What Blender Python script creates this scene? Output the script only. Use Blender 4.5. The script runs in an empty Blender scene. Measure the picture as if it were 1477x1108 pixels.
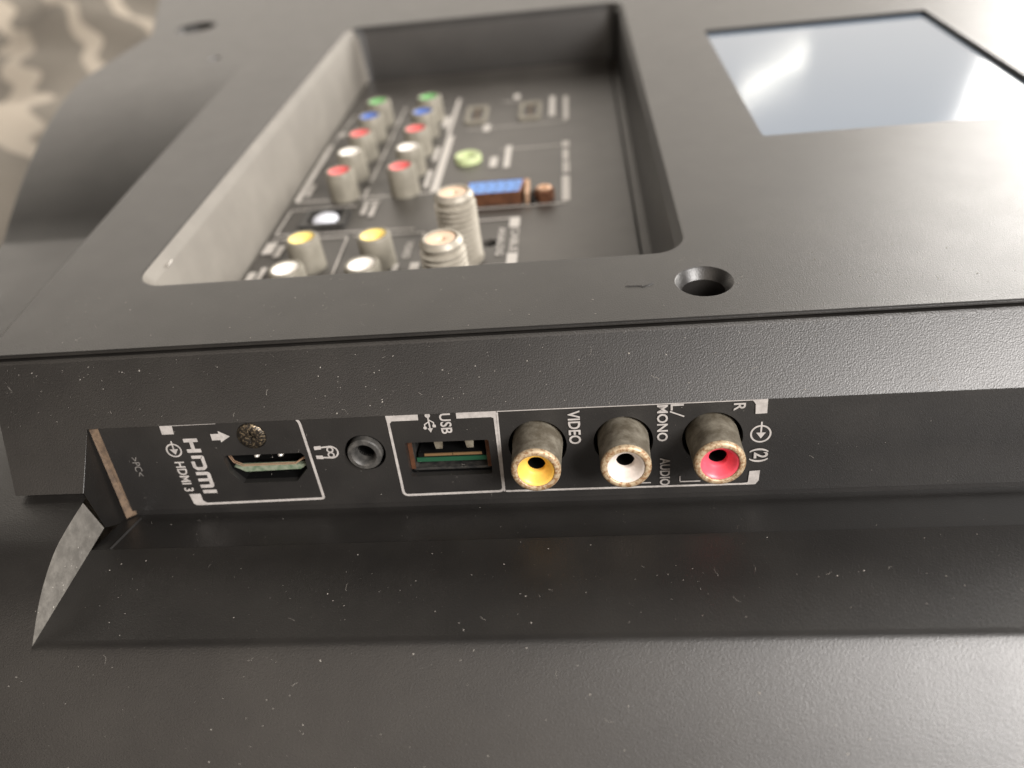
import bpy, math, random
from mathutils import Vector, Matrix
from mathutils.geometry import tessellate_polygon

random.seed(7)
MM = 0.001
sc = bpy.context.scene
col = sc.collection

# ------------------------------------------------------------------ camera, world, lamps, exposure
CAM = Vector((0.0, -101.07, 68.30))                       # millimetres; z = 0 is the flat back of the set
AX = Vector((0.99352, -0.04801, -0.10318))
AY = Vector((0.04802, -0.62147, 0.78197))
Fx = 1107.0 / 1477.0 * 36.0
cd = bpy.data.cameras.new('camera')
cam = bpy.data.objects.new('camera', cd)
col.objects.link(cam)
AX.normalize(); AY = (AY - AX * AY.dot(AX)).normalized(); AZ = AX.cross(AY)
right = Vector((AX.x, AY.x, AZ.x)); down = Vector((AX.y, AY.y, AZ.y)); fwd = Vector((AX.z, AY.z, AZ.z))
m = Matrix(((right.x, -down.x, -fwd.x), (right.y, -down.y, -fwd.y), (right.z, -down.z, -fwd.z)))
cam.matrix_world = Matrix.Translation(CAM * MM) @ m.to_4x4()
cd.sensor_fit = 'HORIZONTAL'; cd.sensor_width = 36.0; cd.lens = Fx
cd.clip_start = 0.005; cd.clip_end = 50.0
cd.dof.use_dof = True; cd.dof.focus_distance = 0.121; cd.dof.aperture_fstop = 11.5
sc.camera = cam

w = bpy.data.worlds.new('World'); sc.world = w; w.use_nodes = True
bg = w.node_tree.nodes['Background']
bg.inputs[0].default_value = (1.0, 0.86, 0.72, 1); bg.inputs[1].default_value = 0.06

def area(name, loc, target, sx, sy, power, colr):
    l = bpy.data.lights.new(name, 'AREA'); l.shape = 'RECTANGLE'; l.size = sx; l.size_y = sy
    l.energy = power; l.color = colr
    o = bpy.data.objects.new(name, l); col.objects.link(o)
    o.location = loc
    o.rotation_euler = (Vector(target) - Vector(loc)).to_track_quat('-Z', 'Y').to_euler()
    return o
area('window_light_back', (1.20, 1.17, 0.64), (0.0, 0.05, 0), 1.15, 0.8, 40, (1.0, 0.96, 0.91))
area('curtain_light_back', (-0.30, 2.10, 0.90), (0.0, 0.10, 0), 4.8, 1.5, 41, (1.0, 0.91, 0.80))
area('window_light_right', (0.92, -0.90, 0.82), (0.0, 0, 0), 0.6, 0.6, 52, (1.0, 0.96, 0.93))
area('fill_light_front', (-0.30, -1.55, 1.05), (0.0, 0, 0), 2.4, 1.1, 13.0, (1.0, 0.86, 0.73))  # added unseen fill, lifts the front chamfer and rim above the bay floor
st = area('strip_lamp_back', (0.429, 1.68, 0.50), (0.06, 0.13, 0), 0.16, 0.010, 0.11, (1.0, 0.95, 0.84))
st.rotation_euler.rotate_axis('Z', math.radians(33))

sc.view_settings.view_transform = 'Standard'; sc.view_settings.look = 'None'
sc.view_settings.exposure = 0.0; sc.view_settings.gamma = 1.0
sc.view_settings.use_curve_mapping = False
sc.cycles.max_bounces = 5; sc.cycles.diffuse_bounces = 3; sc.cycles.glossy_bounces = 3
sc.cycles.caustics_reflective = False; sc.cycles.caustics_refractive = False

# ------------------------------------------------------------------ materials
def nt(name):
    mt = bpy.data.materials.new(name); mt.use_nodes = True
    t = mt.node_tree; b = t.nodes['Principled BSDF']
    return mt, t, b
def node(t, typ, **kw):
    n = t.nodes.new(typ)
    for k, v in kw.items(): setattr(n, k, v)
    return n
def noise(t, scale, detail=2.0, rough=0.5, vec=None, dist=0.0):
    n = node(t, 'ShaderNodeTexNoise'); n.inputs['Scale'].default_value = scale
    n.inputs['Detail'].default_value = detail; n.inputs['Roughness'].default_value = rough
    n.inputs['Distortion'].default_value = dist
    if vec is not None: t.links.new(vec, n.inputs['Vector'])
    return n
def ramp(t, src, stops):
    r = node(t, 'ShaderNodeValToRGB'); el = r.color_ramp.elements
    while len(el) < len(stops): el.new(0.5)
    for e, (p, c) in zip(el, stops):
        e.position = p; e.color = (c, c, c, 1) if not isinstance(c, tuple) else (*c, 1)
    t.links.new(src, r.inputs[0]); return r
def mix(t, fac, a, b):
    n = node(t, 'ShaderNodeMix', data_type='RGBA')
    if hasattr(fac, 'is_linked') or hasattr(fac, 'links'): t.links.new(fac, n.inputs['Factor'])
    else: n.inputs['Factor'].default_value = fac
    for s, i in ((a, 'A'), (b, 'B')):
        sock = [q for q in n.inputs if q.name == i and q.type == 'RGBA'][0]
        if isinstance(s, tuple): sock.default_value = (*s, 1)
        else: t.links.new(s, sock)
    return [q for q in n.outputs if q.type == 'RGBA'][0]

def worldpos(t):
    return node(t, 'ShaderNodeNewGeometry').outputs['Position']

def plastic(name, base=(0.0075, 0.0066, 0.0058), rough=0.44, bump=1.0, dust=0.5, grain=4300):
    mt, t, b = nt(name); P = worldpos(t)
    b.inputs['Specular IOR Level'].default_value = 0.8
    film = ramp(t, noise(t, 55, 3, 0.62, P).outputs['Fac'], [(0.40, 0.0), (0.72, 1.0)])
    speck = ramp(t, noise(t, 4200, 1.0, 0.5, P).outputs['Fac'], [(0.72, 0.0), (0.78, 1.0)])
    f1 = node(t, 'ShaderNodeMath', operation='MULTIPLY'); t.links.new(film.outputs[0], f1.inputs[0]); f1.inputs[1].default_value = 0.22 * dust
    f2 = node(t, 'ShaderNodeMath', operation='MULTIPLY'); t.links.new(speck.outputs[0], f2.inputs[0]); f2.inputs[1].default_value = 0.45 * dust
    f3 = node(t, 'ShaderNodeMath', operation='ADD', use_clamp=True); t.links.new(f1.outputs[0], f3.inputs[0]); t.links.new(f2.outputs[0], f3.inputs[1])
    c = mix(t, f3.outputs[0], base, (0.13, 0.12, 0.105)); t.links.new(c, b.inputs['Base Color'])
    rr = node(t, 'ShaderNodeMapRange'); t.links.new(noise(t, 130, 2, 0.6, P).outputs['Fac'], rr.inputs[0])
    rr.inputs[3].default_value = rough - 0.02; rr.inputs[4].default_value = rough + 0.04
    t.links.new(rr.outputs[0], b.inputs['Roughness'])
    # moulded grain: fine pebbled skin
    g = noise(t, grain, 1.0, 0.5, P)
    bp = node(t, 'ShaderNodeBump'); bp.inputs['Strength'].default_value = min(1.0, bump); bp.inputs['Distance'].default_value = 0.00003 * bump
    t.links.new(g.outputs['Fac'], bp.inputs['Height']); t.links.new(bp.outputs[0], b.inputs['Normal'])
    return mt

def simple(name, colr, rough=0.5, metal=0.0, noise_scale=None, col2=None, lo=0.4, hi=0.65, bump=0.0, bscale=1500):
    mt, t, b = nt(name); P = worldpos(t)
    if col2 is not None:
        r = ramp(t, noise(t, noise_scale, 4, 0.65, P).outputs['Fac'], [(lo, 0.0), (hi, 1.0)])
        t.links.new(mix(t, r.outputs[0], colr, col2), b.inputs['Base Color'])
    else: b.inputs['Base Color'].default_value = (*colr, 1)
    b.inputs['Roughness'].default_value = rough; b.inputs['Metallic'].default_value = metal
    if bump:
        bp = node(t, 'ShaderNodeBump'); bp.inputs['Strength'].default_value = 0.8; bp.inputs['Distance'].default_value = bump
        t.links.new(noise(t, bscale, 3, 0.6, P).outputs['Fac'], bp.inputs['Height']); t.links.new(bp.outputs[0], b.inputs['Normal'])
    return mt

M = {}
M['shell'] = plastic('charcoal_plastic', rough=0.41, bump=1.1, dust=0.25)
M['panel'] = plastic('panel_plastic', base=(0.0085, 0.0077, 0.0072), rough=0.47, bump=0.9, dust=0.35)
M['inner'] = plastic('recess_plastic', base=(0.040, 0.036, 0.031), rough=0.42, bump=0.5, dust=0.8)
M['print'] = simple('grey_white_print', (0.40, 0.375, 0.355), 0.65, 0, 900, (0.30, 0.28, 0.265))
M['faint'] = simple('faint_print', (0.16, 0.15, 0.14), 0.65)
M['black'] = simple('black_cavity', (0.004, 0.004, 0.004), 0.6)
M['black'].node_tree.nodes['Principled BSDF'].inputs['Specular IOR Level'].default_value = 0.08  # sheen cut too, so shade coloured into hole liners stays black
M['dark'] = simple('dark_plastic', (0.018, 0.018, 0.018), 0.38, 0, 900, (0.05, 0.047, 0.042), bump=0.00002)
M['worn'] = simple('worn_grey_plastic', (0.035, 0.034, 0.032), 0.5, 0, 700, (0.075, 0.071, 0.065), bump=0.00002)
M['barrel'] = simple('dusty_tarnished_barrel', (0.12, 0.102, 0.074), 0.52, 0.25, 420, (0.27, 0.245, 0.195), 0.38, 0.68, bump=0.00006, bscale=1800)
M['rim'] = simple('rusty_tan_rim', (0.48, 0.38, 0.25), 0.5, 0.35, 1700, (0.27, 0.15, 0.075), 0.46, 0.60, bump=0.00004)
M['nickel'] = simple('dusty_nickel', (0.26, 0.24, 0.195), 0.5, 0.2, 260, (0.19, 0.175, 0.14), bump=0.00004)
M['thread'] = simple('dusty_threaded_nickel', (0.36, 0.33, 0.275), 0.45, 0.25, 200, (0.27, 0.245, 0.20), bump=0.00004)
M['peach'] = simple('peach_dielectric', (0.72, 0.52, 0.37), 0.5)
M['yellow'] = simple('yellow_insert', (0.78, 0.48, 0.085), 0.4, 0, 600, (0.70, 0.43, 0.09))
M['white'] = simple('white_insert', (0.64, 0.58, 0.53), 0.4, 0, 600, (0.56, 0.50, 0.45))
M['red'] = simple('red_insert', (0.76, 0.085, 0.125), 0.38, 0, 600, (0.68, 0.075, 0.105))
M['green'] = simple('green_insert', (0.13, 0.36, 0.12), 0.5)
M['blue'] = simple('blue_insert', (0.06, 0.13, 0.40), 0.5)
M['vga_blue'] = simple('blue_socket_face', (0.13, 0.27, 0.60), 0.5)
M['lime'] = simple('lime_insert', (0.45, 0.52, 0.27), 0.5)
M['copper'] = simple('tarnished_copper_shell', (0.22, 0.10, 0.055), 0.42, 0.7, 500, (0.11, 0.05, 0.03))
M['yellow_pale'] = simple('pale_yellow_insert', (0.85, 0.66, 0.20), 0.45)
M['red_lit'] = simple('lit_red_insert', (0.62, 0.12, 0.115), 0.5)  # lighter red: light and blur on the recess jacks put into the colour
M['white_clean'] = simple('clean_white_insert', (0.85, 0.81, 0.75), 0.45)
M['print_rear'] = simple('white_print', (0.50, 0.47, 0.43), 0.6)
M['coppertan'] = simple('copper_tan', (0.62, 0.40, 0.26), 0.4, 0.6)
M['gold'] = simple('gold_contact', (0.85, 0.52, 0.26), 0.3, 0.9)
M['pcb'] = simple('green_board', (0.012, 0.06, 0.030), 0.4)
M['paleg'] = simple('pale_tongue', (0.24, 0.27, 0.20), 0.4, 0.2, 900, (0.10, 0.15, 0.095))
M['bright'] = simple('bright_contact', (0.9, 0.85, 0.78), 0.25, 0.6)
M['brown'] = simple('brown_dust_edge', (0.125, 0.084, 0.053), 0.8, 0, 900, (0.065, 0.044, 0.029), bump=0.00012)
M['screw'] = simple('corroded_screw', (0.035, 0.03, 0.025), 0.35, 0.7, 2600, (0.30, 0.23, 0.145), 0.50, 0.66, bump=0.00012, bscale=2600)
M['dusty'] = simple('dust_coated_plastic', (0.13, 0.121, 0.107), 0.7, 0, 500, (0.20, 0.187, 0.166), bump=0.00003, bscale=2500)
M['dusty_lit'] = simple('dust_and_lit_tone', (0.155, 0.142, 0.122), 0.62, 0, 60, (0.185, 0.17, 0.146), bump=0.00001, bscale=3000)
M['dust'] = simple('pale_dust', (0.30, 0.28, 0.25), 0.9)
M['optic'] = simple('pale_optical_shutter', (0.66, 0.68, 0.74), 0.35)
# brushed label plate
mt, t, b = nt('silver_plate'); P = worldpos(t)
b.inputs['Base Color'].default_value = (0.105, 0.145, 0.20, 1); b.inputs['Metallic'].default_value = 0.0
b.inputs['Roughness'].default_value = 0.11; b.inputs['Specular IOR Level'].default_value = 0.5
bp = node(t, 'ShaderNodeBump'); bp.inputs['Strength'].default_value = 0.3; bp.inputs['Distance'].default_value = 0.0004
t.links.new(noise(t, 26, 1.0, 0.4, P).outputs['Fac'], bp.inputs['Height']); t.links.new(bp.outputs[0], b.inputs['Normal'])
M['plate'] = mt
# patterned bed cloth
mt, t, b = nt('beige_patterned_cloth'); P = worldpos(t)
mp = node(t, 'ShaderNodeMapping'); t.links.new(P, mp.inputs[0]); mp.inputs['Rotation'].default_value = (0, 0, math.radians(-34))
wv = node(t, 'ShaderNodeTexWave'); t.links.new(mp.outputs[0], wv.inputs['Vector'])
wv.inputs['Scale'].default_value = 6.0; wv.inputs['Distortion'].default_value = 3.0; wv.inputs['Detail'].default_value = 0.0; wv.inputs['Detail Scale'].default_value = 2.2
r = ramp(t, wv.outputs['Fac'], [(0.74, 0.0), (0.86, 1.0)])
c0 = mix(t, noise(t, 14, 3, 0.6, P).outputs['Fac'], (0.135, 0.118, 0.094), (0.225, 0.20, 0.165))
t.links.new(mix(t, r.outputs[0], c0, (0.42, 0.365, 0.295)), b.inputs['Base Color'])
b.inputs['Roughness'].default_value = 0.85
bp = node(t, 'ShaderNodeBump'); bp.inputs['Strength'].default_value = 0.5; bp.inputs['Distance'].default_value = 0.0006
t.links.new(noise(t, 900, 2, 0.5, P).outputs['Fac'], bp.inputs['Height']); t.links.new(bp.outputs[0], b.inputs['Normal'])
M['cloth'] = mt

# ------------------------------------------------------------------ mesh helpers (everything in millimetres)
class MB:
    def __init__(s): s.v = []; s.f = []; s.flat = set()
    def add(s, pts): 
        i = len(s.v); s.v += [tuple(p) for p in pts]; return list(range(i, i + len(pts)))
    def face(s, pts): s.flat.add(len(s.f)); s.f.append(s.add(pts))
    def loft(s, loops, closed=True, cap0=False, cap1=False):
        ids = [s.add(l) for l in loops]; n = len(ids[0])
        for a, b_ in zip(ids, ids[1:]):
            for i in range(n if closed else n - 1):
                j = (i + 1) % n; s.f.append([a[i], a[j], b_[j], b_[i]])
        if cap0: s.f.append(ids[0][::-1])
        if cap1: s.f.append(ids[-1])
        return ids
    def lathe(s, prof, n=32, fn=None, cap1=False, cap0=False):
        fn = fn or (lambda x, y, z: (x, y, z))
        s.loft([[fn(r_ * math.cos(2 * math.pi * k / n), r_ * math.sin(2 * math.pi * k / n), h) for k in range(n)] for r_, h in prof], True, cap0, cap1)
    def box(s, x0, x1, y0, y1, z0, z1, fn=None):
        fn = fn or (lambda x, y, z: (x, y, z))
        i = s.add([fn(x, y, z) for z in (z0, z1) for y in (y0, y1) for x in (x0, x1)])
        for q in ((0, 1, 3, 2), (4, 6, 7, 5), (0, 4, 5, 1), (2, 3, 7, 6), (0, 2, 6, 4), (1, 5, 7, 3)): s.f.append([i[k] for k in q])
    def sheet(s, outer, holes, fn):
        loops = [[Vector((p[0], p[1], 0)) for p in l] for l in [outer] + holes]
        flat = [p for l in loops for p in l]; tris = tessellate_polygon(loops)
        i = s.add([fn(p.x, p.y) for p in flat])
        for t3 in tris: s.flat.add(len(s.f)); s.f.append([i[k] for k in t3])
    def build(s, name, mat, parent=None, loc=None, smooth=None, fix=True):
        me = bpy.data.meshes.new(name)
        me.from_pydata([(x * MM, y * MM, z * MM) for x, y, z in s.v], [], s.f); me.update()
        if smooth:
            for k_, p in enumerate(me.polygons): p.use_smooth = k_ not in s.flat
        if fix:
            import bmesh
            bm = bmesh.new(); bm.from_mesh(me)
            bmesh.ops.remove_doubles(bm, verts=bm.verts, dist=2e-6)
            bmesh.ops.recalc_face_normals(bm, faces=bm.faces); bm.to_mesh(me); bm.free()
        if smooth:
            keep = [p.use_smooth for p in me.polygons]
            me.set_sharp_from_angle(angle=math.radians(smooth))
            for p, k_ in zip(me.polygons, keep): p.use_smooth = k_
        me.materials.append(M[mat])
        o = bpy.data.objects.new(name, me); col.objects.link(o)
        if parent is not None:
            o.parent = parent
        o.location = Vector(loc) * MM if loc is not None else (0, 0, 0)
        return o
def inst(src, parent, loc, mat=None):
    o = src.copy(); col.objects.link(o); o.parent = parent; o.location = Vector(loc) * MM
    if mat:
        o.data = src.data.copy(); o.data.materials[0] = M[mat]
    return o
def rrect(x0, x1, y0, y1, r, n=8):
    out = []
    for cx, cy, a0 in ((x1 - r, y1 - r, 0), (x0 + r, y1 - r, 90), (x0 + r, y0 + r, 180), (x1 - r, y0 + r, 270)):
        for k in range(n + 1):
            a = math.radians(a0 + 90 * k / n); out.append((cx + r * math.cos(a), cy + r * math.sin(a)))
    return out
def circ(cx, cy, r, n=40): return [(cx + r * math.cos(2 * math.pi * k / n), cy + r * math.sin(2 * math.pi * k / n)) for k in range(n)]
def spline(pts, sub=6):
    out = []
    for i in range(len(pts) - 1):
        p0 = pts[max(i - 1, 0)]; p1 = pts[i]; p2 = pts[i + 1]; p3 = pts[min(i + 2, len(pts) - 1)]
        for k in range(sub):
            q = k / sub
            out.append(tuple(0.5 * (2 * b1 + (c - a) * q + (2 * a - 5 * b1 + 4 * c - d) * q * q + (3 * b1 - a - 3 * c + d) * q ** 3) for a, b1, c, d in zip(p0, p1, p2, p3)))
    out.append(tuple(pts[-1])); return out
def ribbon(mb, pts, wd, fn, closed=False):
    """mitred flat stroke, no overlapping faces"""
    n = len(pts); L = []; R_ = []
    for i in range(n):
        a = pts[i - 1] if (closed or i > 0) else None; c = pts[(i + 1) % n] if (closed or i < n - 1) else None
        p = Vector(pts[i]); d1 = (p - Vector(a)).normalized() if a else None; d2 = (Vector(c) - p).normalized() if c else None
        if d1 is None: d1 = d2
        if d2 is None: d2 = d1
        n1 = Vector((-d1.y, d1.x)); n2 = Vector((-d2.y, d2.x)); mm = (n1 + n2).normalized(); k = wd / 2 / max(0.35, mm.dot(n1))
        L.append(p + mm * k); R_.append(p - mm * k)
    a = mb.add([fn(q.x, q.y) for q in L]); b_ = mb.add([fn(q.x, q.y) for q in R_])
    for i in range(n if closed else n - 1):
        j = (i + 1) % n; mb.f.append([a[i], a[j], b_[j], b_[i]])
def arcpath(pts, r, n=5):
    out = [pts[0]]
    for i in range(1, len(pts) - 1):
        p = Vector(pts[i]); a = (Vector(pts[i - 1]) - p).normalized(); c = (Vector(pts[i + 1]) - p).normalized()
        s0 = p + a * r; s1 = p + c * r
        for k in range(n + 1):
            q = k / n; out.append(tuple((1 - q) ** 2 * s0 + 2 * q * (1 - q) * p + q * q * s1))
    out.append(pts[-1]); return out
def text_polys(s, bold=0.0):
    cu = bpy.data.curves.new('lettering', 'FONT'); cu.body = s; cu.size = 1.0; cu.offset = bold; cu.resolution_u = 3
    o = bpy.data.objects.new('lettering', cu); col.objects.link(o)
    bpy.context.view_layer.update()
    me = bpy.data.meshes.new_from_object(o)
    vs = [v.co.copy() for v in me.vertices]; fs = [list(p.vertices) for p in me.polygons]
    bpy.data.objects.remove(o); bpy.data.curves.remove(cu); bpy.data.meshes.remove(me)
    x0 = min(v.x for v in vs); x1 = max(v.x for v in vs); y0 = min(v.y for v in vs); y1 = max(v.y for v in vs)
    return [((v.x - x0) / (x1 - x0), (v.y - y0) / (y1 - y0)) for v in vs], fs
def lettering(mb, s, u0, u1, v0, v1, fn, bold=0.0):
    """text turned a quarter: reads along v, letter tops toward +u"""
    vs, fs = text_polys(s, bold)
    i = mb.add([fn(u0 + b_ * (u1 - u0), v0 + a * (v1 - v0)) for a, b_ in vs])
    for f in fs: mb.f.append([i[k] for k in f])

# ------------------------------------------------------------------ things
def tag(o, label=None, cat=None, group=None, kind=None):
    if label: o['label'] = label
    if cat: o['category'] = cat
    if group: o['group'] = group
    if kind: o['kind'] = kind

tv = bpy.data.objects.new('television', None); col.objects.link(tv)
tv.empty_display_size = 0.05
BASE = Vector((0, 100, -70))
tv.location = BASE * MM
tag(tv, 'dark grey flat television lying face down, dusty back with rows of connectors', 'television')
OFF = -BASE                                                # parts are modelled in world millimetres
def part(mb, name, mat, smooth=None, parent=tv, fix=True): return mb.build(name, mat, parent, OFF if parent is tv else (0, 0, 0), smooth, fix)

# main dimensions
SL = -84.4                                                 # left end of the connector bay
XR = 230.0; YB = 430.0
CY, CZ = -8.88, -9.53                                      # crease between chamfer and connector panel
TH = math.radians(9.0)
DPY, DPZ = -math.sin(TH), -math.cos(TH); NY, NZ = -math.cos(TH), math.sin(TH)
INS = 0.25
def PP(u, v, h=0.0):
    h -= INS; return (u, CY + DPY * v + NY * h, CZ + DPZ * v + NZ * h)

# ---- rear cover: flat back, chamfer, recess walls
LE = [(-103.5, 0.5), (-105.3, 22), (-109.3, 76), (-115.0, 168), (-117, 176)]          # left edge of the raised back
REC = (-86.7, 18.2, 21.0, 212.0)
def recess_loop(ins, r): return rrect(REC[0] + ins, REC[1] - ins, REC[2] + ins, REC[3] - ins, r)
holes = [recess_loop(0, 6.0), circ(19.4, 10.9, 4.8), rrect(40.9, 107.5, 71.5, 162.5, 0.8, 3), circ(-159.5, 240, 9.0), circ(-131, 186, 2.2, 20)]
outer = LE + [(-176, 176), (-176, 236), (-206, 312), (-230, YB), (XR, YB), (XR, 0.5)]
mb = MB()
mb.sheet(outer, holes, lambda x, y: (x, y, 0))
# rounded front edge then 43 degree chamfer
fr = [(0.5, 0), (0.25, -0.06), (0.08, -0.2), (0.02, -0.42), (0.05, -0.5), (0.8, -0.54), (0.8, -1.0), (-0.02, -1.05), (-0.1, -1.25), (-0.32, -1.62)]
mb.loft([[(-103.5, y, z), (SL, y, z), (XR, y, z)] for y, z in fr], closed=False)
def slope(k): return (-0.32 + (CY + 0.32) * k, -1.62 + (CZ + 1.62) * k)
KB = (16.7 - 0.32) / (8.88 - 0.32)
y1, z1 = slope(1.0); y2, z2 = slope(KB)
mb.face([(SL, -0.32, -1.62), (XR, -0.32, -1.62), (XR, y1, z1), (SL, y1, z1)])
xl = lambda k: -103.5 + 7.0 * k / KB
nv = Vector((0, -(CZ + 1.62), CY + 0.32)).normalized(); nv = nv if nv.z > 0 else -nv
ends = []
for q in range(9):
    k = 1 + (KB - 1) * q / 8; r_ = 0.12 * q / 8; ys, zs = slope(k)
    ends.append([(SL - r_ + r_ * math.sin(a), ys - nv.y * r_ * (1 - math.cos(a)), zs - nv.z * r_ * (1 - math.cos(a))) for a in [math.pi / 2 * t_ / 6 for t_ in range(7)]])
mb.face([(xl(0), -0.32, -1.62), (SL, -0.32, -1.62)] + [e[0] for e in ends] + [(xl(KB), y2, z2)])
mb.loft(ends, closed=False)
# little return under the crease, onto the connector panel
mb.face([(SL, y1, z1), (XR, y1, z1), PP(XR, 0.0), PP(SL, 0.0)])
# left flank, leaning under
fl = [[(x, y, 0), (x - 0.5, y, -0.10), (x - 0.95, y, -0.36), (x - 1.2, y, -0.8), (x - 1.2, y, -1.4), (x + 2.0, y, -12), (x + 5.5, y - (4 if i == 0 else 0), -19)] for i, (x, y) in enumerate(LE)]
mb.loft(fl, closed=False)
mb.face([(-103.5, -0.32, -1.62), (-103.5, 0.5, 0), (-98, -3.5, -19), (xl(KB), y2, z2)])
# slot end wall of the bay
mb.face([e[-1] for e in ends] + [(SL, y2, -17.85), (SL, y2, -25.2), (SL, -11.0, -30), PP(SL, 0)])
# recess walls
wl = [recess_loop(0, 6.0), recess_loop(0.35, 5.8), recess_loop(1.6, 5.2), recess_loop(1.9, 5.0), recess_loop(3.4, 4.0)]
mb.loft([[(x, y, z) for x, y in l] for l, z in zip(wl, (0, -0.12, -2.0, -2.5, -21.5))])
# bore holes
def bore(cx, cy, r, zs, n=40):
    mb.loft([[(x, y, z) for x, y in circ(cx, cy, rr_, n)] for rr_, z in zs], cap1=True)
bore(19.4, 10.9, 4.8, [(4.8, 0), (4.6, -0.15), (3.75, -1.7), (3.6, -1.9), (3.4, -16)])
bore(-159.5, 240, 9, [(9, 0), (8.6, -0.3), (7.0, -3), (6.6, -22)])
bore(-131, 186, 2.2, [(2.2, 0), (1.9, -0.8), (1.8, -1.0)], 20)
# label pocket
pl = rrect(40.9, 107.5, 71.5, 162.5, 0.8, 3)
mb.loft([[(x, y, z) for x, y in pl] for z in (0, -2.0)], cap1=True)
# far ends
mb.face([(XR, YB, 0), (-230, YB, 0), (-230, YB, -64), (XR, YB, -64)])
mb.face([(XR, 0.5, 0), (XR, YB, 0), (XR, YB, -64), (XR, 0.5, -64)])
cover = part(mb, 'rear_cover', 'shell', smooth=28)
# the set normally stands with +x upward, so dust settles here; the wall's lit paleness is in the colour too
cover.data.materials.append(M['dusty_lit'])
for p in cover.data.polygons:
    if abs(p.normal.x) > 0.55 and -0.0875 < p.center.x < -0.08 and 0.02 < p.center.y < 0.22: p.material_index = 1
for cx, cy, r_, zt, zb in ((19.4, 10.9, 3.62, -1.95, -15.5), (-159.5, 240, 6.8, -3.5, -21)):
    mb = MB(); mb.loft([[(x, y, z) for x, y in circ(cx, cy, q, 40)] for q, z in ((r_ - 0.02, zt), (r_ - 0.15, zb))], cap1=True); mb.build('hole_shade_liner', 'black', cover)  # black liner: the shade deep in the bore put into the colour

# moulded arrow pointing at the screw hole
mb = MB(); mp_ = [(6.2, 10.5), (9.2, 10.3), (9.1, 9.8), (11.2, 10.95), (9.4, 12.2), (9.3, 11.7), (6.3, 11.9)]
cxm = sum(p[0] for p in mp_) / 7; cym = sum(p[1] for p in mp_) / 7
mb.loft([[(x, y, -0.02) for x, y in mp_], [(cxm + (x - cxm) * 0.86, cym + (y - cym) * 0.74, 0.15) for x, y in mp_]], cap1=True)
part(mb, 'moulded_arrow', 'shell')

# silver rating plate lying in its pocket
mb = MB(); pl0 = rrect(41.15, 107.1, 71.7, 162.0, 0.7, 3)
mb.loft([[(x, y, z) for x, y in pl0] for z in (-1.95, -1.15)], cap1=True)
part(mb, 'rating_plate', 'plate')

# ---- lower shell: bezel rim with the connector bay cut into it
RIM = spline([(30, -17.6), (-2, -17.6), (-16.0, -17.75), (-23, -17.9), (-28, -18.55), (-34, -21.0), (-39.9, -25.0), (-47, -30.6), (-56, -38.2), (-68, -48), (-84, -58), (-100, -64)], 5)
FLY, FLZ = -39.9, -25.0
mb = MB()
xs = [-185, -150, -120, SL]
mb.loft([[(x, y, z) for x in xs] for y, z in RIM], closed=False)
k0 = min(range(len(RIM)), key=lambda i: abs(RIM[i][0] - FLY))
front = [(FLY + 0.9, FLZ), (FLY + 0.4, FLZ - 0.03), (FLY, FLZ - 0.10), (FLY - 0.5, FLZ - 0.41)] + RIM[k0 + 1:]
mb.loft([[(x, y, z) for x in (SL, 0, XR)] for y, z in front], closed=False)
# bay floor, then the tray falling toward the panel
TX, TY = -80.9, -21.6
mb.sheet([(SL, FLY + 0.9), (XR, FLY + 0.9), (XR, TY - 0.2), (SL, TY - 0.2)], [], lambda x, y: (x, y, FLZ))
mb.loft([[(SL, TY - 0.2, FLZ), (XR, TY - 0.2, FLZ)], [(SL, TY, FLZ - 0.25), (XR, TY, FLZ - 0.25)]], closed=False)
tz = lambda y: FLZ - 0.25 - 4.15 * (y - TY) / 13.6
mb.face([(SL, TY, tz(TY)), (XR, TY, tz(TY)), (XR, -8.0, tz(-8)), (SL, -8.0, tz(-8))])
mb.loft([[(TX - 0.35, TY, tz(TY)), (TX - 0.35, -12.2, tz(-12.2))], [(TX - 0.22, TY, tz(TY) + 0.28), (TX - 0.22, -12.2, tz(-12.2) + 0.28)], [(TX, TY, tz(TY)), (TX, -12.2, tz(-12.2))]], closed=False)
# cut wall at the left end of the bay
wallp = [(y, z) for y, z in RIM if FLY - 0.01 <= y <= -14]

# left dish: flat shelf, then a ramp rising to the level of the back
dish = [(30, -17.6), (60, -17.6), (80, -17.6), (82, -17.4)]
for k in range(1, 13):
    s_ = k / 12; dish.append((82 + 94 * s_, -17.4 + 17.4 * (1 - (1 - s_) ** 2)))
def lx(y): return -150 - 9 * max(0, (y + 60)) / 142 if y < 82 else -159 - 17 * min(1, (y - 82) / 94)
mb.loft([[(x if j else lx(y), y, z) for j, x in enumerate((0, -140, -125, -96 if y < 165 else -112))] for y, z in dish], closed=False)
# rounded outer edge and side wall
edge = [(lx(y), y, z) for y, z in dish] + [(-176, 236, 0), (-206, 312, 0), (-230, YB, 0)]
mb.loft([[(x, y, z) for x, y, z in edge], [(x - 1.2, y, z - 0.3) for x, y, z in edge], [(x - 2.2, y, z - 1.6) for x, y, z in edge], [(x - 2.6, y, z - 4) for x, y, z in edge], [(x - 2, y, -66) for x, y, z in edge]], closed=False)
part(mb, 'bezel_shell', 'shell', smooth=26)
mb = MB(); mb.face([(SL + 0.02, y, z) for y, z in wallp if y <= -16.6] + [(SL + 0.02, FLY, FLZ), (SL + 0.02, -17.0, FLZ)])
part(mb, 'bay_end_wall', 'dusty')

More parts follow.
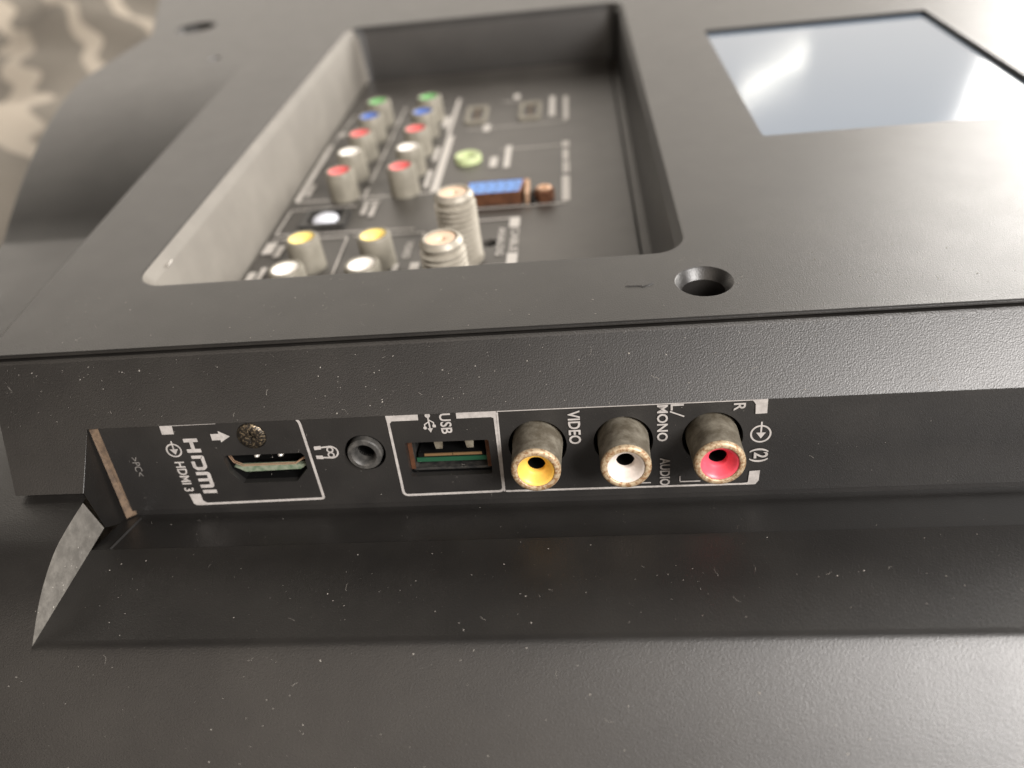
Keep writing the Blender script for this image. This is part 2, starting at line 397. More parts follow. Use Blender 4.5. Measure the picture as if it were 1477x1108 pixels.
# ---- side connector panel with its openings
def ring2(l, fn): return [fn(u, v) for u, v in l]
HD = [(-62.7, 7.4), (-62.2, 6.6), (-48.9, 6.6), (-48.45, 7.2), (-48.5, 9.9), (-50.9, 12.4), (-60.5, 12.4), (-62.3, 10.0)]
US = rrect(-31.0, -17.1, 5.5, 12.3, 0.3, 2)
JACKS = [(-9.2, 7.0, 'yellow'), (4.6, 6.95, 'white'), (18.6, 6.9, 'red')]
ph = [HD, US, circ(-56.5, 2.85, 2.5, 32), circ(-37.9, 7.05, 3.45)] + [circ(u, v, 4.75) for u, v, _ in JACKS]
mb = MB()
mb.sheet([(SL + 0.02, 0), (XR, 0), (XR, 17.6), (SL + 0.02, 17.6)], ph, lambda u, v: PP(u, v))
mb.loft([[PP(SL + 0.02, 17.6), PP(XR, 17.6)], [PP(SL + 0.02, 18.0, -0.6), PP(XR, 18.0, -0.6)], [PP(SL + 0.02, 21, -0.8), PP(XR, 21, -0.8)]], closed=False)
for h in ph: mb.loft([ring2(h, lambda u, v: PP(u, v, 0)), ring2(h, lambda u, v: PP(u, v, -1.2))])
panel = part(mb, 'side_connector_panel', 'panel', smooth=30)
for i, h in enumerate(ph):
    mb = MB(); d = 7.0 if i < 2 else 3.0
    mb.loft([ring2(h, lambda u, v: PP(u, v, -1.2)), ring2(h, lambda u, v: PP(u, v, -d))], cap1=True)
    mb.build('socket_cavity', 'black', panel)

# printing on the panel: each mark a thin printed film
hz = [0.02]
def film(step=0.004):
    hz[0] += step
    h = hz[0]
    return lambda u, v: PP(u, v, h)
def marks(name, fnlist, mat='print', parent=panel):
    mb = MB()
    for f in fnlist: f(mb)
    return mb.build(name, mat, parent, fix=False)
def quad(pts): 
    fn = film(); return lambda mb: mb.face([fn(*p) for p in pts])
def stroke(pts, wd, closed=False, r=0.0):
    fn = film(); q = arcpath(pts, r) if r else pts
    return lambda mb: ribbon(mb, q, wd, fn, closed)
def letters(s, u0, u1, v0, v1, bold=0.0):
    fn = film(); return lambda mb: lettering(mb, s, u0, u1, v0, v1, fn, bold)
# HDMI frame
marks('printed_frame', [quad([(-71.8, 0.03), (-69.6, 0.03), (-69.75, 1.85), (-71.85, 1.85)]), stroke([(-69.6, 0.14), (-62.0, 0.12)], 0.22), stroke([(-62, 0.08), (-54, 0.06)], 0.1),
    stroke([(-48.1, 0.05), (-47.75, 0.6), (-46.95, 16.2), (-69.2, 16.55)], 0.46, r=0.5), quad([(-70.95, 14.3), (-68.9, 14.3), (-68.8, 15.8), (-68.2, 16.33), (-68.2, 16.78), (-70.2, 16.78), (-70.7, 16.4)])])
# HDMI logo, blocky strokes (reads downward); a = along, b = up
def logo(segs, u0, v0, wd):
    fn = film(); return lambda mb: [ribbon(mb, [(u0 + b_, v0 + a) for a, b_ in s_], wd, fn, c) for s_, c in segs]
marks('printed_logo', [
    logo([([(0.35, 0), (0.35, 2.5)], False)], -68.55, 2.85, 0.72), logo([([(2.45, 0), (2.45, 2.5)], False)], -68.5, 2.85, 0.72), logo([([(0.71, 1.25), (2.09, 1.25)], False)], -68.53, 2.85, 0.66),
    logo([(arcpath([(3.75, 0.3), (3.75, 2.2), (5.75, 2.2), (6.15, 1.75), (6.15, 0.75), (5.75, 0.3), (4.6, 0.3)], 0.1, 2), False)], -68.45, 2.85, 0.64),
    logo([(arcpath([(7.15, 0), (7.15, 2.2), (9.85, 2.2), (9.85, 0)], 0.3, 3), False)], -68.35, 2.85, 0.68), logo([([(8.5, 0), (8.5, 1.86)], False)], -68.33, 2.85, 0.62),
    logo([([(11.0, 0), (11.0, 2.5)], False)], -68.2, 2.85, 0.72)])
marks('printed_lettering', [letters('HDMI 3', -71.5, -69.75, 7.4, 13.7, 0.022)])
marks('printed_lettering', [letters('>PC<', -79.0, -77.7, 6.1, 10.1)], 'faint')
def input_icon(cx, cy, ra):
    fn = film(); pts = circ(cx, cy, ra, 28)
    return [lambda mb: ribbon(mb, pts, 0.28, fn, True), stroke([(cx + 0.05, cy - ra * 1.5), (cx + 0.02, cy + 0.05)], 0.26), quad([(cx - 0.72, cy - 0.25), (cx + 0.78, cy - 0.25), (cx + 0.05, cy + 0.85)])]
marks('printed_input_symbol', input_icon(-70.75, 5.05, 1.25))
marks('printed_input_symbol', input_icon(26.0, 6.45, 1.5))
marks('printed_arrow', [quad([(-63.45, 2.1), (-62.0, 2.1), (-62.0, 1.55), (-60.2, 2.7), (-62.0, 3.8), (-62.0, 3.35), (-63.45, 3.35)])])
# headphone symbol
fnh = film()
marks('printed_headphone_symbol', [lambda mb: ribbon(mb, [(-43.75 + 1.25 * math.cos(a), 6.65 + 1.15 * math.sin(a)) for a in [math.radians(d) for d in range(-105, 106, 15)]], 0.28, fnh),
    stroke([(-44.0, 5.55), (-45.2, 5.65)], 0.3), stroke([(-44.0, 7.75), (-45.2, 7.65)], 0.3), quad([(-46.4, 5.4), (-45.2, 5.3), (-45.2, 6.0), (-46.4, 6.1)]), quad([(-46.4, 7.2), (-45.2, 7.25), (-45.2, 7.95), (-46.4, 7.9)]),
    logo([(circ(0, 0, 0.48, 16), True)], -43.75, 6.15, 0.26), logo([(circ(0, 0, 0.48, 16), True)], -43.75, 7.2, 0.26)])
# USB frame
marks('printed_frame', [quad([(-33.3, 0.05), (-27.95, 0.05), (-28.0, 1.15), (-32.4, 1.15), (-32.75, 1.55), (-33.2, 1.55)]),
    stroke([(-33.0, 1.5), (-32.75, 16.05), (-15.55, 15.85), (-15.6, 1.0)], 0.44, r=0.9), quad([(-21.75, 0.05), (-15.3, 0.05), (-15.4, 1.35), (-15.8, 1.35), (-16.2, 1.15), (-21.78, 1.15)])])
marks('printed_lettering', [letters('USB', -24.55, -22.7, 0.1, 3.95, 0.018)])
marks('printed_trident_symbol', [stroke([(-26.4, 0.45), (-26.3, 3.0)], 0.24), quad([(-26.75, 2.75), (-25.85, 2.75), (-26.28, 3.6)]), logo([(circ(0, 0, 0.24, 12), True)], -26.4, 0.33, 0.4),
    stroke([(-26.38, 1.1), (-25.6, 1.7), (-25.6, 2.2)], 0.2), stroke([(-26.36, 1.5), (-27.1, 2.0), (-27.1, 2.6)], 0.2), quad([(-25.85, 2.1), (-25.3, 2.1), (-25.3, 2.6), (-25.85, 2.6)]), logo([(circ(0, 0, 0.16, 10), True)], -27.1, 2.65, 0.26)])
# audio-video frame
marks('printed_frame', [stroke([(-15.2, 0.1), (24.5, 0.1)], 0.22), stroke([(-15.15, 0.3), (-15.45, 15.9)], 0.3), stroke([(-15.2, 15.86), (24.3, 16.0), (25.2, 15.6)], 0.36, r=0.5),
    quad([(24.2, 0.05), (26.7, 0.05), (26.7, 2.6), (24.95, 2.65), (24.9, 0.9), (24.6, 0.4)]), quad([(24.65, 13.5), (26.3, 13.4), (26.2, 15.4), (25.7, 16.15), (24.2, 16.2), (24.5, 15.7)])])
marks('printed_lettering', [letters('VIDEO', -4.05, -2.1, 0.6, 6.9, 0.022)])
marks('printed_lettering', [letters('L', 12.0, 14.0, 0.25, 1.35, 0.012), stroke([(11.9, 1.55), (14.1, 2.55)], 0.24)])
marks('printed_lettering', [letters('MONO', 9.9, 11.6, 0.3, 7.05, 0.022)])
marks('printed_lettering', [letters('AUDIO', 10.35, 12.0, 10.3, 15.75, 0.022)])
marks('printed_lettering', [letters('R', 21.6, 23.4, 0.55, 1.9, 0.015)])
marks('printed_lettering', [letters('(2)', 24.45, 27.35, 9.1, 11.75, 0.022)])
marks('printed_bracket', [stroke([(7.2, 15.1), (8.9, 15.1)], 0.22), stroke([(13.6, 15.1), (16.9, 15.1)], 0.22), stroke([(13.6, 14.0), (13.6, 14.99)], 0.16)])

# dusty brown edge strip at the left end of the panel
mb = MB(); a0 = [PP(-84.1, 0.15, 0.25), PP(-82.7, 0.15, 0.02), PP(-82.7, 18.2, 0.02), PP(-83.6, 18.6, 0.9)]
bk = [PP(u, v, -0.6) for u, v in ((-84.2, 0.1), (-82.5, 0.1), (-82.5, 18.8), (-84.2, 18.9))]
mb.loft([bk, a0], cap1=True); part(mb, 'end_strip', 'brown')

# side phono jacks
def on_panel(u, v): return lambda x, y, z: PP(u + x, v + y, z + INS)
LJ = 7.0
for u, v, c in JACKS:
    f = on_panel(u, v)
    mb = MB(); mb.lathe([(4.1, -2.8), (4.1, 0.0), (4.0, 1.5), (3.92, 4.5), (3.9, 6.35)], 40, f)
    j = part(mb, 'phono_jack', 'barrel', smooth=40); j['label'] = c + ' phono jack with a tarnished barrel'
    mb = MB(); mb.lathe([(3.9, 6.35), (3.86, 6.75), (3.6, 7.0), (3.1, 7.05), (2.9, 6.95), (2.86, 6.6)], 40, f); mb.build('rim', 'rim', j, smooth=60)
    mb = MB(); mb.lathe([(2.86, 6.82), (2.7, 6.75), (2.35, 6.45), (1.85, 5.6), (1.55, 5.2), (1.45, 5.1), (1.42, 4.2)], 36, f); mb.build('insert', c, j, smooth=50)
    mb = MB(); mb.lathe([(1.42, 4.25), (1.40, 1.0)], 28, f, cap1=True); mb.build('socket_hole', 'black', j)

# headphone socket
f = on_panel(-37.9, 7.05)
mb = MB(); mb.lathe([(2.9, -2.5), (2.9, 0.35), (2.72, 0.6), (2.1, 0.66), (1.95, 0.55), (1.7, 0.15), (1.6, -0.2), (1.55, -2.0)], 40, f)
hp = part(mb, 'headphone_socket', 'worn', smooth=32)
mb = MB(); mb.lathe([(1.56, -1.5), (1.5, -6)], 28, f, cap1=True); mb.build('socket_hole', 'black', hp)

# corroded screw
f = on_panel(-56.5, 2.85)
mb = MB(); mb.lathe([(2.42, -1.5), (2.42, -0.15), (2.25, 0.08), (1.7, 0.3), (1.05, 0.34)], 36, f)
NS = 16; star = lambda r_: [(r_ * (1.0 if k % 4 < 2 else 0.55)) for k in range(NS)]
mb.loft([[f(1.05 * math.cos(2 * math.pi * k / 36), 1.05 * math.sin(2 * math.pi * k / 36), 0.34) for k in range(36)],
         [f((0.95 if (k % 9) in (0, 1, 8) else 0.4) * math.cos(2 * math.pi * k / 36), (0.95 if (k % 9) in (0, 1, 8) else 0.4) * math.sin(2 * math.pi * k / 36), 0.1) for k in range(36)],
         [f(0.2 * math.cos(2 * math.pi * k / 36), 0.2 * math.sin(2 * math.pi * k / 36), -0.7) for k in range(36)]], cap1=True)
part(mb, 'cross_head_screw', 'screw', smooth=35)

# HDMI socket inside its opening
pnl = lambda x, y, z: PP(x, y, z)
mb = MB(); ribbon(mb, [(-62.2, 7.3), (-61.7, 8.7), (-60.2, 9.55), (-50.9, 9.5), (-49.3, 8.5), (-48.8, 8.4)], 0.16, lambda u, v: PP(u, v, -1.1))
ribbon(mb, [(-62.2, 7.3), (-61.7, 8.7), (-60.2, 9.55), (-50.9, 9.5), (-49.3, 8.5), (-48.8, 8.4)], 0.16, lambda u, v: PP(u, v, -1.5))
hs = part(mb, 'hdmi_socket', 'coppertan', fix=False)
mb = MB(); mb.loft([[pnl(u, v, -2.2) for u, v in ((-61.9, 9.75), (-48.8, 9.75), (-50.2, 10.7), (-60.0, 10.9))], [pnl(u, v, -1.25) for u, v in ((-61.9, 9.75), (-48.8, 9.75), (-50.2, 10.7), (-60.0, 10.9))]], cap1=True); mb.build('tongue', 'paleg', hs)
for u in (-57.6, -53.4):
    mb = MB(); mb.lathe([(0.52, -2.6), (0.46, -1.7), (0.25, -1.45), (0.05, -1.4)], 14, lambda x, y, z, u=u: pnl(u + x, 8.0 + y * 0.75, z)); mb.build('contact_spring', 'bright', hs, smooth=60)

# USB socket
mb = MB(); o_ = rrect(-30.6, -17.5, 5.85, 11.95, 0.3, 2); i_ = rrect(-30.15, -17.95, 6.3, 11.5, 0.25, 2)
mb.loft([[pnl(u, v, -6.5) for u, v in o_], [pnl(u, v, -1.35) for u, v in o_], [pnl(u, v, -1.35) for u, v in i_], [pnl(u, v, -6.5) for u, v in i_]])
us = part(mb, 'usb_socket', 'dark')
for u0, u1 in ((-30.95, -30.2), (-17.9, -17.15)):
    mb = MB(); mb.box(u0, u1, 5.8, 11.6, -5, -1.25, pnl); mb.build('shell_cheek', 'copper', us)
mb = MB(); mb.box(-30.1, -18.0, 6.35, 8.9, -6.4, -6.3, pnl); mb.build('socket_cavity', 'black', us)
mb = MB(); mb.box(-29.6, -18.4, 8.95, 10.3, -6.5, -1.9, pnl); tg = mb.build('tongue', 'black', us)
mb = MB(); mb.box(-29.9, -18.0, 9.75, 10.55, -1.88, -1.7, pnl); mb.build('board_edge', 'pcb', us)
for u0, u1 in ((-28.5, -23.75), (-23.65, -18.75)):
    mb = MB(); mb.box(u0, u1, 8.95, 9.4, -1.85, -1.65, pnl); mb.build('contact_strip', 'gold', us)
for u in (-25.7, -20.5):
    mb = MB(); mb.loft([[pnl(u + du, v, h) for du, v, h in ((-0.75, 6.1, -1.1), (0.75, 6.1, -1.1), (0.75, 6.1, -1.5), (-0.75, 6.1, -1.5))], [pnl(u + du, v, h) for du, v, h in ((-0.55, 7.75, -1.3), (0.55, 7.75, -1.3), (0.55, 7.7, -1.6), (-0.55, 7.7, -1.6))]], cap1=True); mb.build('contact_tab', 'barrel', us)

# ---- recessed terminal panel
RZ = -19.0
FP = [circ(-28.7, 58.5, 5.0), circ(-28.7, 37.3, 5.0), circ(-22.9, 65.6, 1.9, 20), circ(-62.6, 106, 1.5, 20)]
mb = MB()
PXL, PXR, PYN, PYF = -81.8, 12.2, 25.5, 207.5
mb.sheet([(PXL, PYN), (PXR, PYN), (PXR, PYF), (PXL, PYF)], FP[2:], lambda x, y: (x, y, RZ))
mb.loft([[(x, y, z) for x, y in ((PXL, PYN), (PXR, PYN), (PXR, PYF), (PXL, PYF))] for z in (RZ, -21.5)])
for h in FP[2:]: mb.loft([[(x, y, z) for x, y in h] for z in (RZ, RZ - 3)])
tp = part(mb, 'rear_terminal_panel', 'inner')
for h in FP[2:]:
    mb = MB(); mb.loft([[(x, y, z) for x, y in h] for z in (RZ - 1.2, RZ - 5)], cap1=True); mb.build('hole_shade_liner', 'black', tp)
mb = MB(); mb.face([(REC[0], REC[2], -21.4), (REC[1], REC[2], -21.4), (REC[1], REC[3], -21.4), (REC[0], REC[3], -21.4)])
part(mb, 'recess_floor', 'shell')
mb = MB(); mb.box(12.9, 15.0, 26, 206, -21.5, -18.6); part(mb, 'recess_ledge', 'inner')

# markings on the terminal panel
rz = [RZ + 0.02]
def rfilm():
    rz[0] += 0.008; z = rz[0]; return lambda x, y: (x, y, z)
def rq(x0, x1, y0, y1):
    fn = rfilm(); return lambda mb: mb.face([fn(x0, y0), fn(x1, y0), fn(x1, y1), fn(x0, y1)])
def rs(pts, wd, r=0.0):
    fn = rfilm(); q = arcpath(pts, r) if r else pts; return lambda mb: ribbon(mb, q, wd, fn)
def rl(s, x0, x1, yfar, ynear):
    fn = rfilm(); return lambda mb: lettering(mb, s, x0, x1, 0, 1, lambda u, v: fn(u, yfar + (ynear - yfar) * v), 0.015)
RM = lambda l: marks('printed_frame', l, 'print_rear', tp)
RM([rs([(-80.6, 141), (-80.6, 97.6), (-41, 97.4)], 0.6, 1.0), rq(-81.3, -79.7, 98, 140), rs([(-80.3, 142), (-78.6, 168)], 0.5), rs([(-60.9, 98), (-60.9, 104)], 0.6), rs([(-60.9, 108), (-60.9, 172)], 0.6), rq(-42.2, -39.9, 97.8, 140), rq(-42.6, -41.4, 141, 176), rq(-44.6, -43.2, 101, 113), rq(-44.6, -43.2, 120, 131), rq(-45.2, -43.0, 148, 158), rq(-80.4, -77.5, 147, 151), rq(-79, -77.6, 101, 109)])
RM([rs([(-24, 124.6), (-6, 124.8)], 0.45), rq(-5.4, -3.3, 86, 102), rq(-5.4, -3.3, 123, 127.5), rs([(-30, 84.7), (-4, 84.7)], 0.55), rq(-5.2, -4.3, 104, 112), rq(-4.1, -3.3, 104, 112), rq(-5.2, -3.5, 113, 121)])
RM([rs([(-36, 143.6), (-4, 144.6)], 0.45), rq(-4.9, -3.4, 146, 169), rq(-9.6, -7.8, 150, 170), rs([(-26, 168), (-20, 168)], 0.5), rq(-22.2, -20.2, 170, 175), rq(-30.8, -28.6, 141, 147)])
RM([rq(-26.6, -24.4, 111.5, 119), rq(-22.4, -20.6, 110.5, 127)])
RM([rs([(-30, 77.6), (-18, 77.8)], 0.5), rq(-18.6, -16.0, 72.6, 78.2), rs([(-34, 54.2), (-18, 54.1)], 0.5), rq(-18.3, -15.8, 52.9, 59.5), rs([(-36.5, 53), (-36.5, 77.2)], 0.5)])
marks('printed_lettering', [rl('CABLE', -17.9, -15.9, 71.9, 60.1)], 'print_rear', tp)
marks('printed_lettering', [rl('ANALOG', -21.1, -19.3, 72.7, 58.7)], 'print_rear', tp)
RM([rs([(-62, 91.8), (-80.2, 91.6), (-80.4, 77.2), (-43, 75.6)], 0.5, 0.8), rq(-59.7, -58.3, 86, 92.4), rq(-57.2, -55.8, 84.5, 92.4), rq(-60.2, -55.6, 93.0, 94.2)])
RM([rs([(-80.4, 74.5), (-60.2, 73.6), (-59.6, 52), (-59.6, 40)], 0.5, 0.8), rq(-81.2, -78.4, 67, 73), rq(-77.6, -75.8, 65, 71), rq(-81.2, -79.2, 52, 58), rq(-78.6, -77.2, 51, 60), rs([(-58.6, 73.6), (-40, 73.0), (-40, 66)], 0.5, 0.8), rq(-45.4, -44.0, 52, 57.6), rq(-41.2, -39.0, 52, 57.6)])
marks('printed_lettering', [rl('VIDEO', -43.8, -42.0, 68.6, 60.2)], 'print_rear', tp)

# component and composite jacks: one barrel, copied
mb = MB(); mb.lathe([(4.15, -1), (4.15, 0.3), (4.05, 4), (4.0, 7.4), (3.8, 7.9), (3.35, 8.1), (3.05, 7.95), (3.0, 7.5)], 32)
jb = part(mb, 'phono_jack', 'nickel', smooth=40)
mb = MB(); mb.lathe([(3.02, 7.75), (2.6, 7.5), (1.7, 6.6), (1.4, 6.2), (1.35, 5.4)], 28); ji = mb.build('insert', 'white', jb, smooth=50)
mb = MB(); mb.lathe([(1.36, 5.5), (1.3, 2)], 20, cap1=True); jh = mb.build('socket_hole', 'black', jb)
rows = [(156.4, 'green'), (142.3, 'blue'), (127.3, 'red'), (112.6, 'white'), (98.9, 'red')]
spots = [(x, y, c) for x in (-66.5, -49.2) for y, c in rows] + [(-66.5, 59.6, 'yellow'), (-66.2, 45.2, 'white'), (-48.9, 58.6, 'yellow'), (-48.8, 44.9, 'white')]
imesh = {}
for n_, (x, y, c) in enumerate(spots):
    loc = Vector((x, y, RZ)) + OFF
    if n_ == 0: j, i_, h_ = jb, ji, jh; j.location = loc * MM
    else: j = inst(jb, tv, loc); i_ = inst(ji, j, (0, 0, 0)); inst(jh, j, (0, 0, 0))
    if c not in imesh:
        me = ji.data.copy(); me.materials[0] = M[{'yellow': 'yellow_pale', 'red': 'red_lit', 'white': 'white_clean'}.get(c, c)]; imesh[c] = me
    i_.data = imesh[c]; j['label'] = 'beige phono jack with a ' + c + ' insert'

# aerial sockets with screw thread
def fconn(top):
    mb = MB(); pr = [(5.0, -0.5), (5.0, 0.6)]
    h = 0.9; r0, r1 = 3.95, 4.8
    while h < top - 2.9:
        pr += [(r0, h), (r1, h + 0.45), (r1, h + 0.65), (r0, h + 1.1)]; h += 1.25
    pr += [(3.95, top - 1.55), (4.55, top - 1.3), (4.5, top - 1.0), (4.05, top - 0.4), (3.75, top - 0.05), (3.45, top), (3.2, top - 0.15), (3.15, top - 0.6)]
    mb.lathe(pr, 40); return mb
for nm, x, y, top in (('a', -28.7, 58.9, 17.0), ('b', -28.8, 37.2, 17.0)):
    fc = fconn(top).build('aerial_socket', 'thread', tv, Vector((x, y, RZ)) + OFF, smooth=24)
    mb = MB(); mb.lathe([(3.17, top - 0.45), (1.0, top - 0.4), (0.75, top - 0.55), (0.6, top - 1.3)], 28); mb.build('insert', 'peach', fc, smooth=50)
    mb = MB(); mb.lathe([(0.62, top - 1.25), (0.6, top - 3)], 16, cap1=True); mb.build('socket_hole', 'dark', fc)

# VGA socket
def dshape(x0, x1, y0, y1, ins=0.0):
    return [(x0 + ins, y1 - ins), (x1 - ins, y1 - ins), (x1 - 1.0 - ins, y0 + ins), (x0 + 1.0 + ins, y0 + ins)]
mb = MB(); A = dshape(-31.0, -15.0, 86.4, 95.0); B = dshape(-31.0, -15.0, 86.4, 95.0, 0.5)
mb.loft([[(x, y, RZ) for x, y in A], [(x, y, -15.8) for x, y in A], [(x, y, -15.6) for x, y in B], [(x, y, -16.1) for x, y in B]])
vg = part(mb, 'vga_socket', 'copper')
mb = MB(); mb.loft([[(x, y, -16.6) for x, y in dshape(-31.0, -15.0, 86.4, 95.0, 0.55)], [(x, y, -15.75) for x, y in dshape(-31.0, -15.0, 86.4, 95.0, 0.55)]], cap1=True); face_ = mb.build('socket_face', 'vga_blue', vg)
for r_ in range(3):
    for q in range(5):
        mb = MB(); mb.loft([[(x, y, z) for x, y in circ(-28.2 + q * 2.6 + (0.7 if r_ == 1 else 0), 88.5 + r_ * 2.1, 0.42, 10)] for z in (-15.74, -15.7)], cap1=True); mb.build('pin_hole', 'dark', vg)
mb = MB(); mb.box(-14.9, -14.0, 86.2, 95.2, RZ, -16.2); mb.build('flange', 'coppertan', vg)
mb = MB(); mb.lathe([(2.6, 0), (2.6, 3.0), (2.3, 3.4), (1.6, 3.4), (1.4, 2.8)], 6); po = mb.build('hex_post', 'copper', vg, (-9.9, 87.8, RZ))
mb = MB(); mb.lathe([(1.9, 3.42), (1.5, 3.65), (0.9, 3.65), (0.8, 3.0)], 20, cap1=True, fn=lambda x, y, z: (x - 9.9, y + 87.8, z + RZ)); mb.build('thread_collar', 'coppertan', vg)
mb = MB(); mb.box(-13.7, -12.7, 85.5, 92, RZ, RZ + 0.8); mb.build('painted_shadow', 'black', vg)  # solid black bar painted in as shade beside the flange

# lime audio socket
mb = MB(); mb.lathe([(4.0, -0.5), (4.0, 1.4), (3.7, 1.8), (2.0, 1.6), (1.6, 1.3), (1.5, -0.2)], 32)
au = mb.build('audio_socket', 'lime', tv, Vector((-33.3, 118.4, RZ)) + OFF, smooth=40)
mb = MB(); mb.lathe([(1.55, 0.4), (1.5, -0.4)], 20, cap1=True); mb.build('socket_hole', 'dark', au)
# two small digital sockets
for x, y in ((-34.0, 156.5), (-16.0, 156.2)):
    mb = MB(); o_ = rrect(-3.6, 3.6, -7.5, 7.5, 0.8, 3); i_ = rrect(-2.4, 2.4, -6.3, 6.3, 0.5, 3)
    mb.loft([[(a, b_, 0) for a, b_ in o_], [(a, b_, 1.0) for a, b_ in o_], [(a, b_, 1.0) for a, b_ in i_], [(a, b_, 0.1) for a, b_ in i_]])
    hh = mb.build('digital_socket', 'nickel', tv, Vector((x, y, RZ)) + OFF)
    mb = MB(); mb.box(-2.3, 2.3, -6.2, 6.2, 0.0, 0.15); mb.build('cavity', 'dark', hh)
    mb = MB(); mb.box(-0.5, 0.5, -5, 5, 0.15, 0.7); mb.build('tongue', 'brown', hh)
# optical socket
mb = MB(); o_ = rrect(-6.2, 6.2, -5.0, 5.0, 0.8, 3); i_ = rrect(-4.4, 4.6, -4.0, 4.0, 1.5, 3)
mb.loft([[(a, b_, 0) for a, b_ in o_], [(a, b_, 1.5) for a, b_ in o_], [(a, b_, 1.5) for a, b_ in i_], [(a, b_, 0.2) for a, b_ in i_]])
op = mb.build('optical_socket', 'dark', tv, Vector((-68.6, 84.0, RZ)) + OFF)
mb = MB(); mb.lathe([(3.6, 0.3), (3.5, 0.9), (2.8, 1.4), (1.4, 1.7), (0.1, 1.75)], 24); mb.build('shutter', 'optic', op, smooth=60)

# ---- dust, lint and flecks lying on the case: too many to count
mb = MB()
def fleck(p, e1, e2, nrm, size):
    a0 = random.random() * 6.28; k = random.randint(4, 6); st = random.uniform(0.45, 1.0)
    pts = []
    for q in range(k):
        a = a0 + 6.283 * q / k; rr_ = size * random.uniform(0.6, 1.2)
        pts.append(p + (e1 * math.cos(a) + e2 * math.sin(a) * st) * rr_ + nrm * 0.05)
    top = p + nrm * (0.05 + size * 0.5)
    i = mb.add(pts + [top])
    for q in range(k): mb.f.append([i[q], i[(q + 1) % k], i[-1]])
def fibre(p, e1, e2, nrm, ln, wd):
    a = random.random() * 6.28; pts = []; q = p.copy()
    for s_ in range(7):
        pts.append(q.copy()); a += random.uniform(-0.6, 0.6); q = q + (e1 * math.cos(a) + e2 * math.sin(a)) * ln / 6
    L = []
    for s_, q in enumerate(pts):
        d = (pts[min(s_ + 1, 6)] - pts[max(s_ - 1, 0)]).normalized(); sd = d.cross(nrm) * wd / 2
        L.append([q + sd + nrm * 0.06, q - sd + nrm * 0.06])
    mb.loft(L, closed=False)
def scatter(n, nf, fn, e1, e2, nrm, smin, smax):
    e1, e2, nrm = Vector(e1), Vector(e2), Vector(nrm)
    cl = [(random.random(), random.random()) for _ in range(9)]
    for _ in range(n):
        if random.random() < 0.22:
            c_ = random.choice(cl); a, b_ = c_[0] + random.gauss(0, 0.06), c_[1] + random.gauss(0, 0.14)
        else: a, b_ = random.random(), random.random()
        if 0 < a < 1 and 0 < b_ < 1:
            q_ = Vector(fn(a, b_))
            if (q_ - Vector((19.4, 10.9, 0))).length < 5.2 or (6 < q_.x < 12 and 9 < q_.y < 13): continue
            fleck(q_, e1, e2, nrm, smin + (smax - smin) * random.random() ** 5)
    for _ in range(nf):
        fibre(Vector(fn(random.random(), random.random())), e1, e2, nrm, random.uniform(0.4, 1.6), random.uniform(0.018, 0.04))
sn = Vector((0, -(z1 + 1.62), (y1 + 0.32))).normalized(); sn = sn if sn.z > 0 else -sn
sd = Vector((0, y1 + 0.32, z1 + 1.62)).normalized()
scatter(420, 14, lambda a, b_: (-100 + 165 * a, -0.32 + (CY + 0.32) * b_, -1.62 + (CZ + 1.62) * b_), (1, 0, 0), sd, sn, 0.035, 0.17)
scatter(420, 16, lambda a, b_: (-98 + 165 * a, 1 + 18.5 * b_, 0), (1, 0, 0), (0, 1, 0), (0, 0, 1), 0.035, 0.16)
scatter(260, 8, lambda a, b_: PP(-80 + 140 * a, 0.5 + 16.5 * b_), (1, 0, 0), (0, DPY, DPZ), (0, NY, NZ), 0.025, 0.10)
scatter(330, 12, lambda a, b_: (-80 + 140 * a, FLY + 1.5 + 16 * b_, FLZ), (1, 0, 0), (0, 1, 0), (0, 0, 1), 0.03, 0.15)
scatter(120, 4, lambda a, b_: (-80 + 145 * a, -21 + 9 * b_, FLZ - 0.3 - 4.1 * (0.6 + 9 * b_) / 13.6), (1, 0, 0), (0, 0.956, -0.29), (0, 0.29, 0.956), 0.03, 0.1)
seg = [(RIM[i], RIM[i + 1]) for i in range(k0, len(RIM) - 12)]
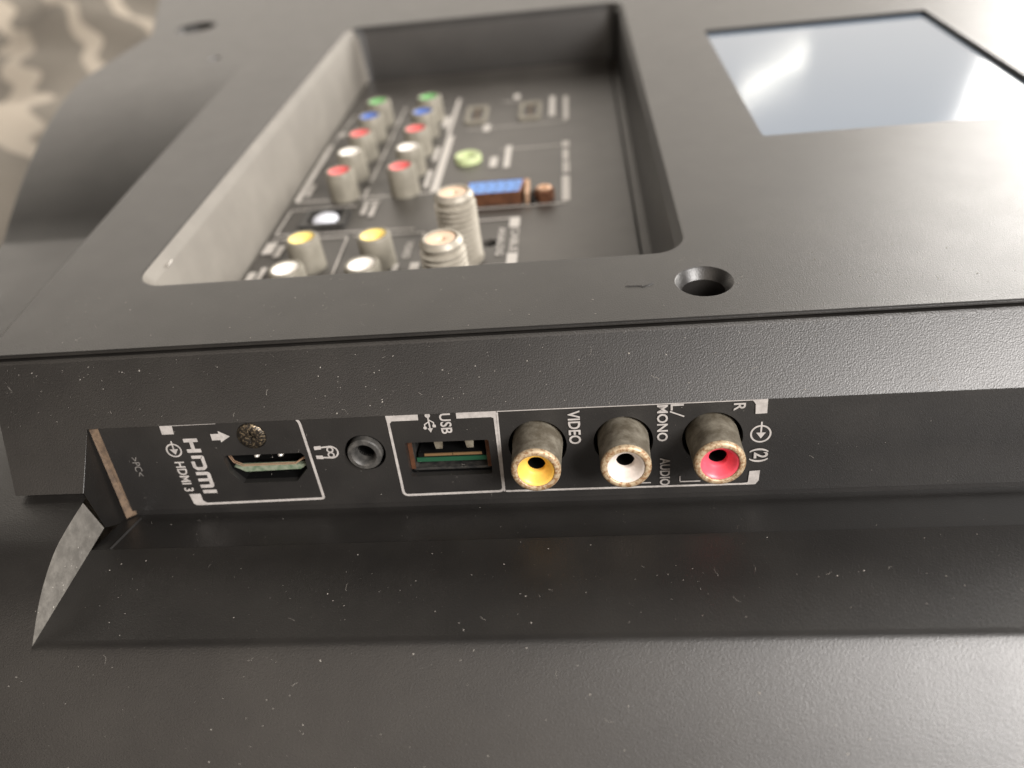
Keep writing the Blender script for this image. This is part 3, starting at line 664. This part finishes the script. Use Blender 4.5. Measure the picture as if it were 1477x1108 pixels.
for a_, b__ in seg:
    dd = Vector((0, b__[0] - a_[0], b__[1] - a_[1])); ln = dd.length; dd.normalize(); nn = Vector((1, 0, 0)).cross(dd); nn = nn if nn.z > 0 else -nn
    scatter(int(13 * ln), 1 if random.random() < 0.5 else 0, lambda a, b_, a_=a_, b__=b__: (-90 + 150 * a, a_[0] + (b__[0] - a_[0]) * b_, a_[1] + (b__[1] - a_[1]) * b_), (1, 0, 0), dd, nn, 0.035, 0.19)
for _ in range(16):
    i_ = random.randint(0, len(wallp) - 1); fleck(Vector((SL + 0.04, random.uniform(-37, -19), random.uniform(-24.5, -21.5))), Vector((0, 1, 0)), Vector((0, 0, 1)), Vector((1, 0, 0)), random.uniform(0.06, 0.2))
d_ = mb.build('dust_specks', 'dust', tv, OFF, fix=False); tag(d_, kind='stuff')
# pale chip on the recess edge
mb = MB(); mb.lathe([(0.75, -0.2), (0.7, 0.3), (0.4, 0.6), (0.05, 0.66)], 9, fn=lambda x, y, z: (-84.7 + x * 0.8 + z * 0.7, 33.4 + y * 1.3, -2.0 + z + x * 0.6))
part(mb, 'pale_chip', 'white_clean', smooth=50)

# ------------------------------------------------------------------ cloth under the set
mb = MB(); NX, NYc = 150, 170
def cz(x, y):
    a = 0.62; u = x * math.cos(a) + y * math.sin(a); v_ = -x * math.sin(a) + y * math.cos(a)
    under = 1.0 if (x < -190 or y > 440) else 0.0
    f_ = 7 * math.sin(u / 31 + 1.6 * math.sin(v_ / 90)) + 5 * math.sin(u / 17 + 2.1 * math.sin(v_ / 60 + 1)) + 9 * math.sin(v_ / 120 + math.sin(u / 140)) 
    d0 = min(1, max(0, (-185 - x) / 60, (y - 440) / 60))
    return -70 + (10 + f_) * d0
vg_ = [[(-1500 + 1850 * i / NX, -250 + 2900 * j / NYc) for i in range(NX + 1)] for j in range(NYc + 1)]
ids = [mb.add([(x, y, cz(x, y)) for x, y in row]) for row in vg_]
for j in range(NYc):
    for i in range(NX): mb.f.append([ids[j][i], ids[j][i + 1], ids[j + 1][i + 1], ids[j + 1][i]])
cl = mb.build('bed_cloth', 'cloth', smooth=180, fix=False)
tag(cl, 'crumpled beige cloth with pale leafy bands under and behind the television', 'cloth')
